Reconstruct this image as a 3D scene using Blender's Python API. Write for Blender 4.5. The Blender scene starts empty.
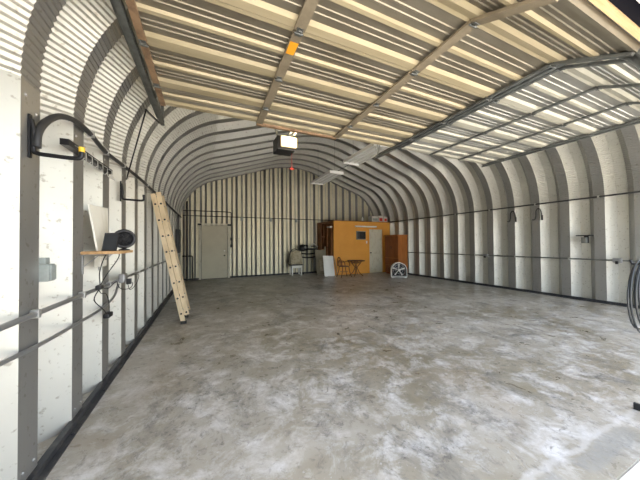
import bpy, math, random
from mathutils import Vector, Matrix
random.seed(7)
S = bpy.context.scene
COL = S.collection
sin, cos, pi = math.sin, math.cos, math.pi

# ------------------------------------------------------------------ materials
def mat(name, col, rough=.6, metal=0., noise=None, bump=None, spec=.5, emit=None, grad=None):
    m = bpy.data.materials.new(name); m.use_nodes = True
    nt = m.node_tree; N = nt.nodes; L = nt.links
    b = N['Principled BSDF']
    b.inputs['Base Color'].default_value = (*col, 1)
    b.inputs['Roughness'].default_value = rough
    b.inputs['Metallic'].default_value = metal
    b.inputs['Specular IOR Level'].default_value = spec
    if emit:
        b.inputs['Emission Color'].default_value = (*emit[0], 1); b.inputs['Emission Strength'].default_value = emit[1]
    tc = N.new('ShaderNodeTexCoord')
    if noise:                                   # (second colour, scale xyz, low, high)
        c2, sc, lo, hi = noise
        mp = N.new('ShaderNodeMapping'); mp.inputs['Scale'].default_value = sc
        L.new(tc.outputs['Object'], mp.inputs['Vector'])
        n = N.new('ShaderNodeTexNoise'); n.inputs['Scale'].default_value = 1; n.inputs['Detail'].default_value = 6
        n.inputs['Roughness'].default_value = .65
        L.new(mp.outputs[0], n.inputs['Vector'])
        r = N.new('ShaderNodeMapRange'); r.inputs['From Min'].default_value = lo; r.inputs['From Max'].default_value = hi
        L.new(n.outputs['Fac'], r.inputs['Value'])
        mx = N.new('ShaderNodeMix'); mx.data_type = 'RGBA'
        mx.inputs['A'].default_value = (*col, 1); mx.inputs['B'].default_value = (*c2, 1)
        L.new(r.outputs[0], mx.inputs['Factor']); L.new(mx.outputs['Result'], b.inputs['Base Color'])
    if bump:
        n2 = N.new('ShaderNodeTexNoise'); n2.inputs['Scale'].default_value = bump[0]; n2.inputs['Detail'].default_value = 4
        L.new(tc.outputs['Object'], n2.inputs['Vector'])
        bp = N.new('ShaderNodeBump'); bp.inputs['Strength'].default_value = bump[1]; bp.inputs['Distance'].default_value = .01
        L.new(n2.outputs['Fac'], bp.inputs['Height']); L.new(bp.outputs[0], b.inputs['Normal'])
    return m

def galv_mat(name, col, speck, metal, rough):
    """spangled galvanised sheet with small dark specks"""
    m = mat(name, col, rough, metal)
    nt = m.node_tree; N = nt.nodes; L = nt.links; b = N['Principled BSDF']
    tc = N.new('ShaderNodeTexCoord')
    n = N.new('ShaderNodeTexNoise'); n.inputs['Scale'].default_value = 2.2; n.inputs['Detail'].default_value = 6
    L.new(tc.outputs['Object'], n.inputs['Vector'])
    mx = N.new('ShaderNodeMix'); mx.data_type = 'RGBA'
    mx.inputs['A'].default_value = (*[c * .86 for c in col], 1); mx.inputs['B'].default_value = (*[min(1, c * 1.1) for c in col], 1)
    L.new(n.outputs['Fac'], mx.inputs['Factor'])
    n2 = N.new('ShaderNodeTexNoise'); n2.inputs['Scale'].default_value = 26; n2.inputs['Detail'].default_value = 3
    L.new(tc.outputs['Object'], n2.inputs['Vector'])
    r = N.new('ShaderNodeMapRange'); r.inputs['From Min'].default_value = .62; r.inputs['From Max'].default_value = .70
    r.inputs['To Max'].default_value = .55
    L.new(n2.outputs['Fac'], r.inputs['Value'])
    m2 = N.new('ShaderNodeMix'); m2.data_type = 'RGBA'; m2.inputs['B'].default_value = (*speck, 1)
    L.new(mx.outputs['Result'], m2.inputs['A']); L.new(r.outputs[0], m2.inputs['Factor'])
    L.new(m2.outputs['Result'], b.inputs['Base Color'])
    return m

M = {}
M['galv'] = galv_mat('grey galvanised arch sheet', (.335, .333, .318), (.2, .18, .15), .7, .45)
M['galv_pale'] = galv_mat('pale galvanised arch sheet', (.56, .55, .495), (.22, .19, .14), .35, .45)
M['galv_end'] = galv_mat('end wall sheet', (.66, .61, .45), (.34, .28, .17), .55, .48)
M['base'] = mat('black base channel', (.035, .037, .042), .5, .3, ((.09, .085, .08), (9, 9, 9), .5, .75))
M['conduit'] = mat('grey conduit', (.33, .335, .34), .4, .7)
M['darkpipe'] = mat('dark pipe', (.05, .05, .052), .5, .4)
M['black'] = mat('black plastic', (.012, .012, .014), .45)
M['blackmetal'] = mat('black metal', (.02, .02, .022), .4, .5)
M['rubber'] = mat('black rubber', (.015, .015, .016), .6)
M['hose'] = mat('dark hose', (.02, .024, .027), .4)
M['steel'] = mat('track steel', (.18, .19, .18), .45, .6, ((.09, .09, .085), (6, 6, 6), .45, .7))
M['zinc'] = mat('zinc steel', (.5, .5, .48), .4, .7)
M['doorpan_rib'] = mat('almond door rib', (.47, .395, .255), .45, .15, ((.38, .31, .18), (1, 6, 2), .4, .75))
M['doorpan_pale_rib'] = mat('pale door rib', (.52, .50, .41), .45, .15, ((.44, .41, .32), (1, 6, 2), .4, .75))
M['doorpan'] = mat('almond door pan', (.31, .275, .21), .38, .6, ((.2, .17, .12), (.9, 2.6, 2), .42, .72), spec=.5)
M['doorpan_pale'] = mat('pale door pan', (.40, .395, .36), .38, .6, ((.3, .29, .25), (.9, 2.6, 2), .42, .72))
M['stile'] = mat('tan stile', (.29, .24, .165), .55, .2, ((.2, .16, .105), (5, 5, 5), .45, .7))
M['stile_rust'] = mat('brown stile', (.33, .21, .12), .6, .1, ((.14, .085, .05), (7, 7, 7), .42, .68))
M['wood'] = mat('header lumber', (.66, .47, .25), .6, 0, ((.40, .26, .12), (2, 30, 30), .4, .7))
M['plank'] = mat('pine plank', (.55, .34, .16), .55, 0, ((.33, .18, .07), (30, 4, 30), .4, .7))
M['ladder'] = mat('cream fibreglass', (.72, .58, .38), .5, 0, ((.55, .42, .25), (6, 6, 3), .4, .72))
M['white'] = mat('white enamel', (.82, .81, .77), .4, 0, ((.70, .68, .62), (3, 3, 3), .5, .8))
M['panelwhite'] = mat('white board', (.80, .78, .70), .55, 0, ((.60, .56, .46), (5, 5, 3), .52, .78))
M['greybox'] = mat('grey green box', (.30, .33, .31), .5, .1, ((.24, .26, .25), (8, 8, 8), .45, .7))
M['doorpaint'] = mat('beige door paint', (.56, .52, .39), .5, 0, ((.5, .46, .34), (2, 2, 2), .4, .7))
M['doorframe'] = mat('pale door frame', (.60, .57, .46), .5, 0, ((.45, .40, .28), (6, 6, 4), .5, .72))
M['orange'] = mat('orange wall paint', (.80, .37, .06), .6, 0, ((.74, .33, .05), (2, 2, 2), .35, .7))
M['brownply'] = mat('brown plywood', (.33, .14, .045), .6, 0, ((.16, .06, .02), (6, 3, 1.2), .35, .7))
M['cabinet'] = mat('red brown cabinet wood', (.46, .17, .04), .45, 0, ((.30, .095, .02), (14, 14, 1.5), .35, .7))
M['cabinet_front'] = mat('dark cabinet door wood', (.27, .085, .02), .45, 0, ((.17, .05, .012), (14, 14, 1.5), .35, .7))
M['iron'] = mat('brown wrought iron', (.16, .06, .03), .5, .2)
M['cane'] = mat('woven brown seat', (.24, .11, .055), .7, 0, ((.13, .06, .03), (60, 60, 60), .4, .6))
M['fabric'] = mat('beige cushion cloth', (.48, .42, .30), .9, 0, ((.30, .26, .17), (9, 9, 9), .45, .65))
M['greyboard'] = mat('grey brown board', (.27, .24, .17), .7, 0, ((.2, .175, .12), (5, 5, 3), .4, .7))
M['glassdark'] = mat('dark glass', (.02, .022, .025), .12)
M['red'] = mat('red paint', (.55, .05, .03), .5)
M['yellow'] = mat('yellow rubber tip', (.72, .47, .04), .5)
M['orangetag'] = mat('orange warning tag', (.85, .36, .02), .5)
M['lamp'] = mat('lit opener lens', (.5, .4, .2), .4, emit=((1, .70, .34), .55))
M['tube'] = mat('fluorescent tube', (.9, .9, .88), .3)
M['card'] = mat('printed carton', (.62, .60, .55), .6, 0, ((.5, .48, .42), (7, 7, 7), .45, .7))
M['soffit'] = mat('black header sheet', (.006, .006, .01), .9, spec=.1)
M['apron'] = mat('pale driveway concrete', (.62, .585, .53), .75, 0, ((.5, .47, .42), (.8, .8, .8), .4, .7), bump=(40, .3))

def floor_mat():
    m = mat('stained concrete slab', (.5, .5, .5), .4)
    nt = m.node_tree; N = nt.nodes; L = nt.links; b = N['Principled BSDF']
    tc = N.new('ShaderNodeTexCoord')
    def noise(scale, detail=6, rough=.6, dist=0., sc=(1, 1, 1), off=(0, 0, 0)):
        mp = N.new('ShaderNodeMapping'); mp.inputs['Scale'].default_value = sc; mp.inputs['Location'].default_value = off
        L.new(tc.outputs['Object'], mp.inputs['Vector'])
        n = N.new('ShaderNodeTexNoise'); n.inputs['Scale'].default_value = scale; n.inputs['Detail'].default_value = detail
        n.inputs['Roughness'].default_value = rough; n.inputs['Distortion'].default_value = dist
        L.new(mp.outputs[0], n.inputs['Vector']); return n.outputs['Fac']
    def rng(v, lo, hi, a=0., c=1.):
        r = N.new('ShaderNodeMapRange'); r.inputs['From Min'].default_value = lo; r.inputs['From Max'].default_value = hi
        r.inputs['To Min'].default_value = a; r.inputs['To Max'].default_value = c
        L.new(v, r.inputs['Value']); return r.outputs[0]
    def mix(A, B, f):
        x = N.new('ShaderNodeMix'); x.data_type = 'RGBA'
        for k, v in (('A', A), ('B', B)):
            if isinstance(v, tuple): x.inputs[k].default_value = (*v, 1)
            else: L.new(v, x.inputs[k])
        L.new(f, x.inputs['Factor']); return x.outputs['Result']
    def math_(op, a, c):
        x = N.new('ShaderNodeMath'); x.operation = op
        for i, v in enumerate((a, c)):
            if isinstance(v, (int, float)): x.inputs[i].default_value = v
            else: L.new(v, x.inputs[i])
        return x.outputs[0]
    big = noise(.55, 5, .6, .6)
    base = mix((.245, .215, .155), (.46, .43, .38), rng(big, .38, .62))
    mid = noise(3.2, 9, .72, .35, off=(3, 1, 0))
    base = mix(base, (.70, .69, .68), rng(mid, .47, .66, 0, .75))            # worn pale laitance
    dark = noise(2.0, 10, .75, .5, sc=(1, .7, 1), off=(9, 4, 0))
    base = mix(base, (.17, .16, .14), rng(dark, .51, .66, 0, .75))           # dark stains
    fine = noise(11, 6, .75, .8)
    base = mix(base, (.15, .14, .125), rng(fine, .54, .66, 0, .65))         # pitting
    pit = noise(18, 8, .8, .3, off=(2, 7, 0))
    base = mix(base, (.10, .097, .09), rng(math_('MULTIPLY', pit, rng(dark, .40, .62, .75, 1.1)), .56, .66, 0, .7))
    fleck = noise(26, 4, .7, .4, off=(5, 5, 0))
    base = mix(base, (.66, .66, .66), rng(fleck, .62, .74, 0, .5))
    rust = noise(.8, 6, .6, .8, off=(20, 2, 0))
    base = mix(base, (.30, .235, .16), rng(rust, .56, .74, 0, .5))           # brownish drips
    # repaired strip beside the threshold
    sx = N.new('ShaderNodeSeparateXYZ'); L.new(tc.outputs['Object'], sx.inputs[0])
    wob = math_('MULTIPLY', math_('SUBTRACT', noise(5, 3), .5), .12)
    yy = math_('ADD', sx.outputs['Y'], wob)
    d = math_('ABSOLUTE', math_('SUBTRACT', yy, .88), 0)
    base = mix(base, (.66, .65, .645), rng(d, .03, .01, 0, .35))
    # dirt along an old joint and two worn patches by the threshold
    xx = math_('ADD', sx.outputs['X'], math_('MULTIPLY', math_('SUBTRACT', noise(3, 5), .5), .5))
    dj = rng(math_('ABSOLUTE', math_('SUBTRACT', xx, 2.02), 0), .22, .02)
    yw = math_('MULTIPLY', rng(sx.outputs['Y'], 1.0, 1.15), rng(sx.outputs['Y'], 2.1, 1.5))
    base = mix(base, (.17, .16, .145), math_('MULTIPLY', math_('MULTIPLY', dj, yw), rng(noise(9, 8, .75), .42, .60, 0, .85)))
    for x0, x1 in ((1.45, 1.98), (2.12, 2.9)):
        pm = math_('MULTIPLY', math_('MULTIPLY', rng(xx, x0, x0 + .06), rng(xx, x1, x1 - .06)), math_('MULTIPLY', rng(yy, .72, .75), rng(yy, .86, .83)))
        base = mix(base, (.30, .295, .275), math_('MULTIPLY', pm, rng(noise(30, 4, .7), .35, .6, .3, .85)))
    L.new(base, b.inputs['Base Color'])
    L.new(rng(mid, .3, .7, .22, .5), b.inputs['Roughness'])
    bp = N.new('ShaderNodeBump'); bp.inputs['Strength'].default_value = .25; bp.inputs['Distance'].default_value = .01
    L.new(fine, bp.inputs['Height']); L.new(bp.outputs[0], b.inputs['Normal'])
    return m
M['floor'] = floor_mat()

# ------------------------------------------------------------------ mesh helpers
class MB:
    def __init__(s): s.v = []; s.f = []; s.sm = []
    def add(s, vs, fs, smooth=False):
        o = len(s.v); s.v += [tuple(p) for p in vs]; s.f += [tuple(i + o for i in f) for f in fs]; s.sm += [smooth] * len(fs); return s
    def box(s, x0, x1, y0, y1, z0, z1, c=0.):
        if c <= 0:
            vs = [(x, y, z) for x in (x0, x1) for y in (y0, y1) for z in (z0, z1)]
            return s.add(vs, [(0, 1, 3, 2), (4, 6, 7, 5), (0, 4, 5, 1), (2, 3, 7, 6), (0, 2, 6, 4), (1, 5, 7, 3)])
        import bmesh
        bm = bmesh.new(); bmesh.ops.create_cube(bm, size=1)
        for v in bm.verts:
            v.co = ((x0 + x1) / 2 + v.co.x * (x1 - x0), (y0 + y1) / 2 + v.co.y * (y1 - y0), (z0 + z1) / 2 + v.co.z * (z1 - z0))
        bmesh.ops.bevel(bm, geom=bm.edges[:], offset=c, segments=2, affect='EDGES', profile=.6)
        bm.verts.index_update()
        s.add([v.co[:] for v in bm.verts], [[v.index for v in f.verts] for f in bm.faces]); bm.free(); return s
    def bar(s, a, b, w, h, up=(0, 0, 1)):
        """rectangular bar from a to b, w wide, h high along up"""
        a = Vector(a); b = Vector(b); d = (b - a).normalized(); u = Vector(up)
        if abs(d.dot(u)) > .98: u = Vector((1, 0, 0))
        r = d.cross(u).normalized(); u = r.cross(d).normalized()
        vs = [p + r * (w / 2 * i) + u * (h / 2 * j) for p in (a, b) for i, j in ((-1, -1), (1, -1), (1, 1), (-1, 1))]
        return s.add(vs, [(3, 2, 1, 0), (4, 5, 6, 7), (0, 1, 5, 4), (1, 2, 6, 5), (2, 3, 7, 6), (3, 0, 4, 7)])
    def tube(s, pts, r, n=8, closed=False, cap=True, smooth=True):
        pts = [Vector(p) for p in pts]; m = len(pts)
        rr = r if isinstance(r, (list, tuple)) else [r] * m
        t0 = (pts[1] - pts[0]).normalized(); u = t0.orthogonal().normalized(); vs = []
        for i, p in enumerate(pts):
            if closed: t = (pts[(i + 1) % m] - pts[i - 1]).normalized()
            else: t = (pts[min(i + 1, m - 1)] - pts[max(i - 1, 0)]).normalized()
            u = (u - t * u.dot(t)).normalized(); w = t.cross(u)
            vs += [p + (u * cos(2 * pi * k / n) + w * sin(2 * pi * k / n)) * rr[i] for k in range(n)]
        fs = []
        for i in range(m if closed else m - 1):
            j = (i + 1) % m
            fs += [(i * n + k, i * n + (k + 1) % n, j * n + (k + 1) % n, j * n + k) for k in range(n)]
        s.add(vs, fs, smooth)
        if cap and not closed:
            s.add(vs[:n], [tuple(reversed(range(n)))]); s.add(vs[-n:], [tuple(range(n))])
        return s
    def lathe(s, c, prof, n=20, axis=(0, 0, 1), smooth=True):
        """prof: (radius, height) pairs turned about axis through c"""
        ax = Vector(axis).normalized(); u = ax.orthogonal().normalized(); w = ax.cross(u); c = Vector(c)
        vs = [c + ax * h + (u * cos(2 * pi * k / n) + w * sin(2 * pi * k / n)) * max(r, 1e-4) for r, h in prof for k in range(n)]
        fs = [(i * n + k, i * n + (k + 1) % n, (i + 1) * n + (k + 1) % n, (i + 1) * n + k) for i in range(len(prof) - 1) for k in range(n)]
        s.add(vs, fs, smooth)
        s.add(vs[:n], [tuple(reversed(range(n)))]); s.add(vs[-n:], [tuple(range(n))]); return s
    def prism(s, poly, fn, a, b):
        """poly (p,q) extruded from a to b; fn(p,q,t) gives the point"""
        n = len(poly)
        vs = [fn(p, q, a) for p, q in poly] + [fn(p, q, b) for p, q in poly]
        return s.add(vs, [tuple(reversed(range(n))), tuple(range(n, 2 * n))] + [(i, (i + 1) % n, n + (i + 1) % n, n + i) for i in range(n)])

def wloc(o):
    p = Vector((0, 0, 0))
    while o is not None: p += o.location; o = o.parent
    return p
def obj(name, mb, m, parent=None, origin=None, m2=None, pick=None):
    off = wloc(parent) if parent else Vector(origin or (0, 0, 0))
    me = bpy.data.meshes.new(name)
    me.from_pydata([tuple(Vector(p) - off) for p in mb.v], [], mb.f)
    me.polygons.foreach_set('use_smooth', mb.sm); me.update()
    if m2: me.polygons.foreach_set('material_index', pick + [0] * (len(mb.f) - len(pick)))
    import bmesh
    bm = bmesh.new(); bm.from_mesh(me); bmesh.ops.recalc_face_normals(bm, faces=bm.faces[:]); bm.to_mesh(me); bm.free()
    me.materials.append(M[m])
    if m2: me.materials.append(M[m2])
    o = bpy.data.objects.new(name, me); COL.objects.link(o)
    if parent: o.parent = parent
    elif origin: o.location = origin
    return o
def tag(o, label, cat, group=None):
    o['label'] = label; o['category'] = cat
    if group: o['group'] = group
    return o
def thing(name, label, cat, loc, group=None):
    o = bpy.data.objects.new(name, None); COL.objects.link(o); o.location = loc; o.empty_display_size = .1
    return tag(o, label, cat, group)
def struct(name, mb, m, parent=None, m2=None, pick=None):
    o = obj(name, mb, m, parent, None, m2, pick)
    if parent is None: o['kind'] = 'structure'
    return o
def copy_tree(o, loc, label):
    r = o.copy(); COL.objects.link(r); r.location = loc; r['label'] = label
    for ch in list(o.children):
        c = ch.copy(); COL.objects.link(c); c.parent = r
        for g in list(ch.children):
            d = g.copy(); COL.objects.link(d); d.parent = c
    return r
def smooth_path(pts, n=6):
    """Catmull-Rom through pts"""
    P = [Vector(p) for p in pts]; P = [P[0] * 2 - P[1]] + P + [P[-1] * 2 - P[-2]]; out = []
    for i in range(1, len(P) - 2):
        for k in range(n):
            t = k / n; a, b, c, d = P[i - 1:i + 3]
            out.append(.5 * ((2 * b) + (c - a) * t + (2 * a - 5 * b + 4 * c - d) * t * t + (3 * b - a - 3 * c + d) * t ** 3))
    out.append(P[-2]); return out

# ------------------------------------------------------------------ the arch building
XL, XR, YB, YF = -.95, 8.2, 11.25, .67
XC, ZS, R1 = (XL + XR) / 2, 2.35, 1.74
A1 = math.radians(71.5); DEP = .19
ex, ez = XL + R1 * (1 - cos(A1)), ZS + R1 * sin(A1)              # end of the eave curve
sl = math.tan(pi / 2 - A1)
R2 = 3.67; hp = math.radians(90) - A1
px = XC - R2 * sin(hp); pz = ez + sl * (px - ex)                 # start of the peak curve
PITCH = .044
def eave(nrow):
    return [(XL + R1 * (1 - cos(a)), ZS + R1 * sin(a), cos(a), -sin(a)) for a in [A1 * i / nrow for i in range(nrow + 1)]]
half = []                                                        # (x, z, nx, nz, corrugation phase or None); normals point inside
nr = int(R1 * A1 / PITCH) * 4
for i, (x, z, a, b) in enumerate(eave(nr)): half.append((x, z, a, b, i))
n1 = (sin(hp), -cos(hp))
half.append(((ex + px) / 2, (ez + pz) / 2, *n1, None))
npk = int(R2 * hp / PITCH) * 4
zc = pz - R2 * cos(hp)
pk = [(XC + R2 * sin(a), zc + R2 * cos(a), -sin(a), -cos(a)) for a in [-hp + hp * i / npk for i in range(npk + 1)]]
for i, (x, z, a, b) in enumerate(pk): half.append((x, z, a, b, i))
PATH = half + [(2 * XC - x, z, -a, b, c) for x, z, a, b, c in reversed(half[:-1])]
W = .13; OW = .17; IW = .18; PER = .61
YS = []                                                          # (y, depth, normal sign along y)
y = 2.57 - 3 * PER
while y < YB + .1:
    YS += [(y, 0, -1), (y + IW, 0, 1), (y + IW + W, DEP, 1), (y + IW + W + OW, DEP, -1)]
    y += PER
mit = math.tan(.5 * math.atan2(DEP, W))
def sheet(path):
    mb = MB(); k = len(YS); vs = []
    for x, z, nx, nz, ph in path:
        a = 0 if ph is None else .0042 * [0, 1, 0, -1][ph % 4]
        for yy, dp, sg in YS:
            e = a * mit * sg * (1 if dp == 0 else 1)
            d = dp - a
            vs.append((x - nx * d, yy + e, z - nz * d))
    fs = [(i * k + j, i * k + j + 1, (i + 1) * k + j + 1, (i + 1) * k + j) for i in range(len(path) - 1) for j in range(k - 1)]
    mb.pick = [1 if j % 4 >= 2 else 0 for i in range(len(path) - 1) for j in range(k - 1)]  # recessed flange and door-facing web take the paler sheet, the rest grey
    return mb.add(vs, fs)
def bolts(mb, pts, ax, r=.011):
    for p in pts: mb.lathe(p, [(r, -.002), (r, .004), (r * .6, .009)], 6, ax, False)
iy = [2.57 + PER * k + IW / 2 for k in range(-1, 14)]
wl = sheet([(XL, 0, 1, 0, None), (XL, ZS, 1, 0, None)])
bolts(wl, [(XL, q + d, z) for q in iy[:8] for d, z in ((-.05, 2.27), (.05, 2.20), (-.05, .12), (.05, .12))], (1, 0, 0))
struct('wall_left', wl, 'galv', None, 'galv_pale', wl.pick)
wr = sheet([(XR, 0, -1, 0, None), (XR, ZS, -1, 0, None)])
bolts(wr, [(XR, q + d, z) for q in iy[:10] for d, z in ((-.05, 2.30), (.05, 2.30), (0, 1.95), (0, .5))], (-1, 0, 0))
struct('wall_right', wr, 'galv', None, 'galv_pale', wr.pick)
ce = sheet(PATH); struct('ceiling', ce, 'galv', None, 'galv_pale', ce.pick)
# end wall at the back: ribbed sheet cut to the arch
def roof_z(x, grow=0.):
    best = 0
    for (x0, z0, *_), (x1, z1, *_2) in zip(PATH, PATH[1:]):
        if x0 <= x <= x1 and x1 > x0: return z0 + (z1 - z0) * (x - x0) / (x1 - x0) + grow
    return ZS
mb = MB(); x = XL - .25; cols = []
while x < XR + .25:
    cols += [(x, 0), (x + .14, 0), (x + .22, .10), (x + .32, .10)]; x += .40
cols = [c for c in cols if XL - .2 < c[0] < XR + .2]
vs = []
for cx, d in cols:
    top = roof_z(min(max(cx, XL + .003), XR - .003)) + .27
    vs += [(cx, YB + d, 0), (cx, YB + d, top)]
mb.add(vs, [(2 * i, 2 * i + 2, 2 * i + 3, 2 * i + 1) for i in range(len(cols) - 1)])
mb.pick = [1 if abs(a[1] - b[1]) > .01 else 0 for a, b in zip(cols, cols[1:])]  # sloping webs take the grey sheet, their shade put into the colour
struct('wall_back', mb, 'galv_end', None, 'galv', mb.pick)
# front end wall with the two door openings (the camera stands in the first)
mb = MB(); Y0, Y1, ZH = .45, .62, 2.9
out = [(x - nx * .1, z - nz * .1) for x, z, nx, nz, c in PATH[::6]]
mb.prism([(-1.05, ZH)] + [p for p in out if p[1] > ZH] + [(8.3, ZH)], lambda p, q, t: (p, t, q), Y0, Y1)
for a, b in ((-1.08, -.6), (3.04, 3.14), (5.55, 5.7)): mb.box(a, b, Y0, Y1, 0, ZH)
struct('wall_front', mb, 'galv_end')
mb = MB().box(-1.2, 8.45, YF, YB + .15, -.15, 0); struct('floor', mb, 'floor')
mb = MB().box(-30, 40, -40, YF - .004, -.25, -.012); struct('driveway', mb, 'apron')
mb = MB().box(-60, 80, YF - .004, 60, -.4, -.16); struct('ground', mb, 'apron')
def channel(ptsfn, y0, y1):
    mb = MB(); mb.prism([(-.012, 0), (.062, 0), (.062, .012), (.03, .02), (.03, .06), (-.012, .06)], ptsfn, y0, y1); return mb
mb = channel(lambda p, q, t: (XL + p, t, q), .7, YB - .02)
for q in iy[:10]: bolts(mb, [(XL + .047, q - .2, .014)], (0, 0, 1), .014)
struct('baseboard_left', mb, 'base')
struct('baseboard_right', channel(lambda p, q, t: (XR - p, t, q), .7, YB - .02), 'base')
struct('baseboard_back', channel(lambda p, q, t: (t, YB - p, q), XL + .1, XR - .1), 'base')
# header over the wide opening
struct('trim_1', MB().box(-.62, 5.5, .665, .705, 2.85, 3.0), 'wood')
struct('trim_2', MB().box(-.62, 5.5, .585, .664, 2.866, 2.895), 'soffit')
struct('trim_3', MB().box(-.65, 5.5, .42, .584, 2.84, 2.895), 'white')
# back walk door
d1 = struct('door_1', MB().box(-.2, .77, YB - .075, YB - .03, .02, 2.17, .004), 'doorpaint')
mb = MB()
mb.box(-.30, -.215, YB - .09, YB - .01, 0, 2.26); mb.box(.785, .87, YB - .09, YB - .01, 0, 2.26); mb.box(-.215, .785, YB - .09, YB - .01, 2.185, 2.26)
obj('door_frame', mb, 'doorframe', d1)
obj('doorknob', MB().lathe((.66, YB - .075, .94), [(.03, 0), (.03, .008), (.012, .012), (.012, .035), (.028, .045), (.03, .06), (.015, .07)], 14, (0, -1, 0)), 'blackmetal', d1)
obj('deadbolt', MB().lathe((.66, YB - .075, 1.13), [(.03, 0), (.03, .012), (.018, .02)], 14, (0, -1, 0)), 'white', d1)
for x0 in (-.34, .78):
    obj('hinge_bracket', MB().box(x0, x0 + .14, YB - .12, YB - .075, 2.17, 2.24, .006), 'blackmetal', d1)

# ------------------------------------------------------------------ pipes on the walls
def curve_thing(name, pts, r, m, label, cat, group=None, n=8, extra=None):
    mb = MB().tube(pts, r, n)
    o = obj(name, mb, m, None, tuple(pts[0])); tag(o, label, cat, group)
    return o
def straps(mb, pts, ax):
    for p in pts: mb.bar(Vector(p) - Vector(ax), Vector(p) + Vector(ax), .03, .006, (1, 0, 0))
xl = XL + .022
pts = smooth_path([(XL + .037, 2.03, 1.98), (XL + .037, 2.045, 2.08), (XL + .037, 2.14, 2.19), (XL + .037, 2.30, 2.29), (XL + .037, 2.52, 2.35), (XL + .037, 2.78, 2.355), (XL + .037, 3.14, 2.32), (XL + .037, 3.7, 2.35), (XL + .037, 5, 2.4), (XL + .037, 8, 2.43), (XL + .037, 11.1, 2.46)])
t = thing('overhead_cable', 'thick dark cable high along the ladder wall ending in an arc by the black hook', 'cable', pts[0])
obj('cable_run', MB().tube(pts, .020, 8), 'darkpipe', t)
for p in pts[30:54:6]: obj('clip', MB().box(p.x - .024, p.x + .024, p.y - .012, p.y + .012, p.z - .024, p.z + .024), 'zinc', t)
def conduit(label, xw, sgn, z, y0, y1, ys, m='conduit', r=.016, bend=None):
    x = xw + sgn * (r + .012)
    t = thing('conduit', label, 'pipe', (x, y0, z))
    obj('pipe', MB().tube([(x, y0, z), (x, y1, z)], r, 10), m, t)
    for q in ys: obj('strap', MB().box(x - r * 1.25, x + r * 1.25, q - .015, q + .015, z - r * 1.6, z + r * 1.6, .003), 'zinc', t)
    return t
conduit('grey conduit at waist height along the ladder wall', XL, 1, 1.0, .8, 11.1, [2.05, 2.66, 3.27, 4.5, 5.1, 6.3, 7.5])
conduit('grey conduit at waist height along the wall facing the ladder', XR, -1, .98, .8, 9.8, [3.2, 4.4, 5.6, 6.8], 'steel')
conduit('thin black pipe at eave height along the wall facing the ladder', XR, -1, 2.42, .8, 9.85, [2.66, 3.88, 5.1, 6.3], 'darkpipe', .019)
t = thing('conduit', 'dark pipe running the full width of the back wall above the beige door', 'pipe', (.95, YB - .03, 2.55))
obj('pipe', MB().tube([(-.85, YB - .03, 2.55), (8.1, YB - .03, 2.55)], .016, 8), 'darkpipe', t)
for q in (1.36, 2.6, 3.8): obj('junction_box', MB().box(q - .05, q + .05, YB - .07, YB - .002, 2.40, 2.56, .006), 'greybox', t)
t = thing('conduit', 'dark pipe looping from the corner over the beige door and down beside it', 'pipe', (.93, YB - .068, 1.3))
obj('pipe', MB().tube(smooth_path([(-.85, YB - .068, 2.74), (.3, YB - .068, 2.75), (.86, YB - .068, 2.74), (.93, YB - .068, 2.66), (.93, YB - .068, 2.4), (.93, YB - .068, 1.3)]), .016, 8), 'darkpipe', t)
for z in (1.62, 1.33): obj('switch_box', MB().box(.89, .97, YB - .07, YB - .002, z - .06, z + .06, .006), 'blackmetal', t)
for z in (1.05, .75): obj('strap', MB().box(.9, .96, YB - .05, YB - .002, z - .012, z + .012), 'zinc', t)
t = thing('standpipe', 'thick black vertical pipe in the back corner by the ladder wall', 'pipe', (-.71, YB - .05, 0))
obj('pipe', MB().tube([(-.71, YB - .12, .0), (-.71, YB - .12, 3.1)], .035, 12), 'blackmetal', t)
t = thing('standpipe', 'low black elbow pipe beside the beige back door', 'pipe', (-.52, YB - .045, 0))
obj('pipe', MB().tube([(-.88, YB - .045, .95), (-.56, YB - .045, .95), (-.53, YB - .045, .93), (-.52, YB - .045, .89), (-.52, YB - .045, 0)], .025, 10), 'blackmetal', t)
t = thing('electrical_panel', 'dark tall electrical panel at the back end of the ladder wall', 'electrical panel', (XL, 9.85, 1.15))
obj('cabinet_box', MB().box(XL + .003, XL + .10, 9.6, 10.1, 1.12, 1.92, .006), 'darkpipe', t)
obj('cover', MB().box(XL + .10, XL + .115, 9.62, 10.08, 1.14, 1.90, .004), 'blackmetal', t)
obj('feed_pipe', MB().tube([(XL + .05, 9.85, 1.92), (XL + .05, 9.85, 2.42)], .02, 8), 'darkpipe', t)

# flexible cable lower down, near end of the left wall
pts = smooth_path([(XL + .02, 1.4, .84), (XL + .02, 1.8, .82), (XL + .02, 2.1, .80), (XL + .02, 2.6, .79), (XL + .02, 3.1, .79), (XL + .02, 3.45, .84), (XL + .02, 3.6, .95)])
t = thing('flexible_conduit', 'grey flexible conduit drooping below the waist-high pipe', 'cable', pts[0])
obj('hose_run', MB().tube(pts, .013, 8), 'conduit', t)

# outlet box near the opening
t = thing('outlet_box', 'grey green outlet box on the ladder wall under the black hook', 'electrical box', (XL, 2.2, 1.18))
obj('housing', MB().box(XL - .05, XL + .045, 2.145, 2.22, 1.175, 1.285, .008), 'greybox', t)
obj('cover_plate', MB().box(XL + .045, XL + .053, 2.152, 2.213, 1.183, 1.277, .003), 'greybox', t)
obj('hub', MB().box(XL - .05, XL + .025, 2.15, 2.205, 1.285, 1.325, .006), 'greybox', t)

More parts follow.
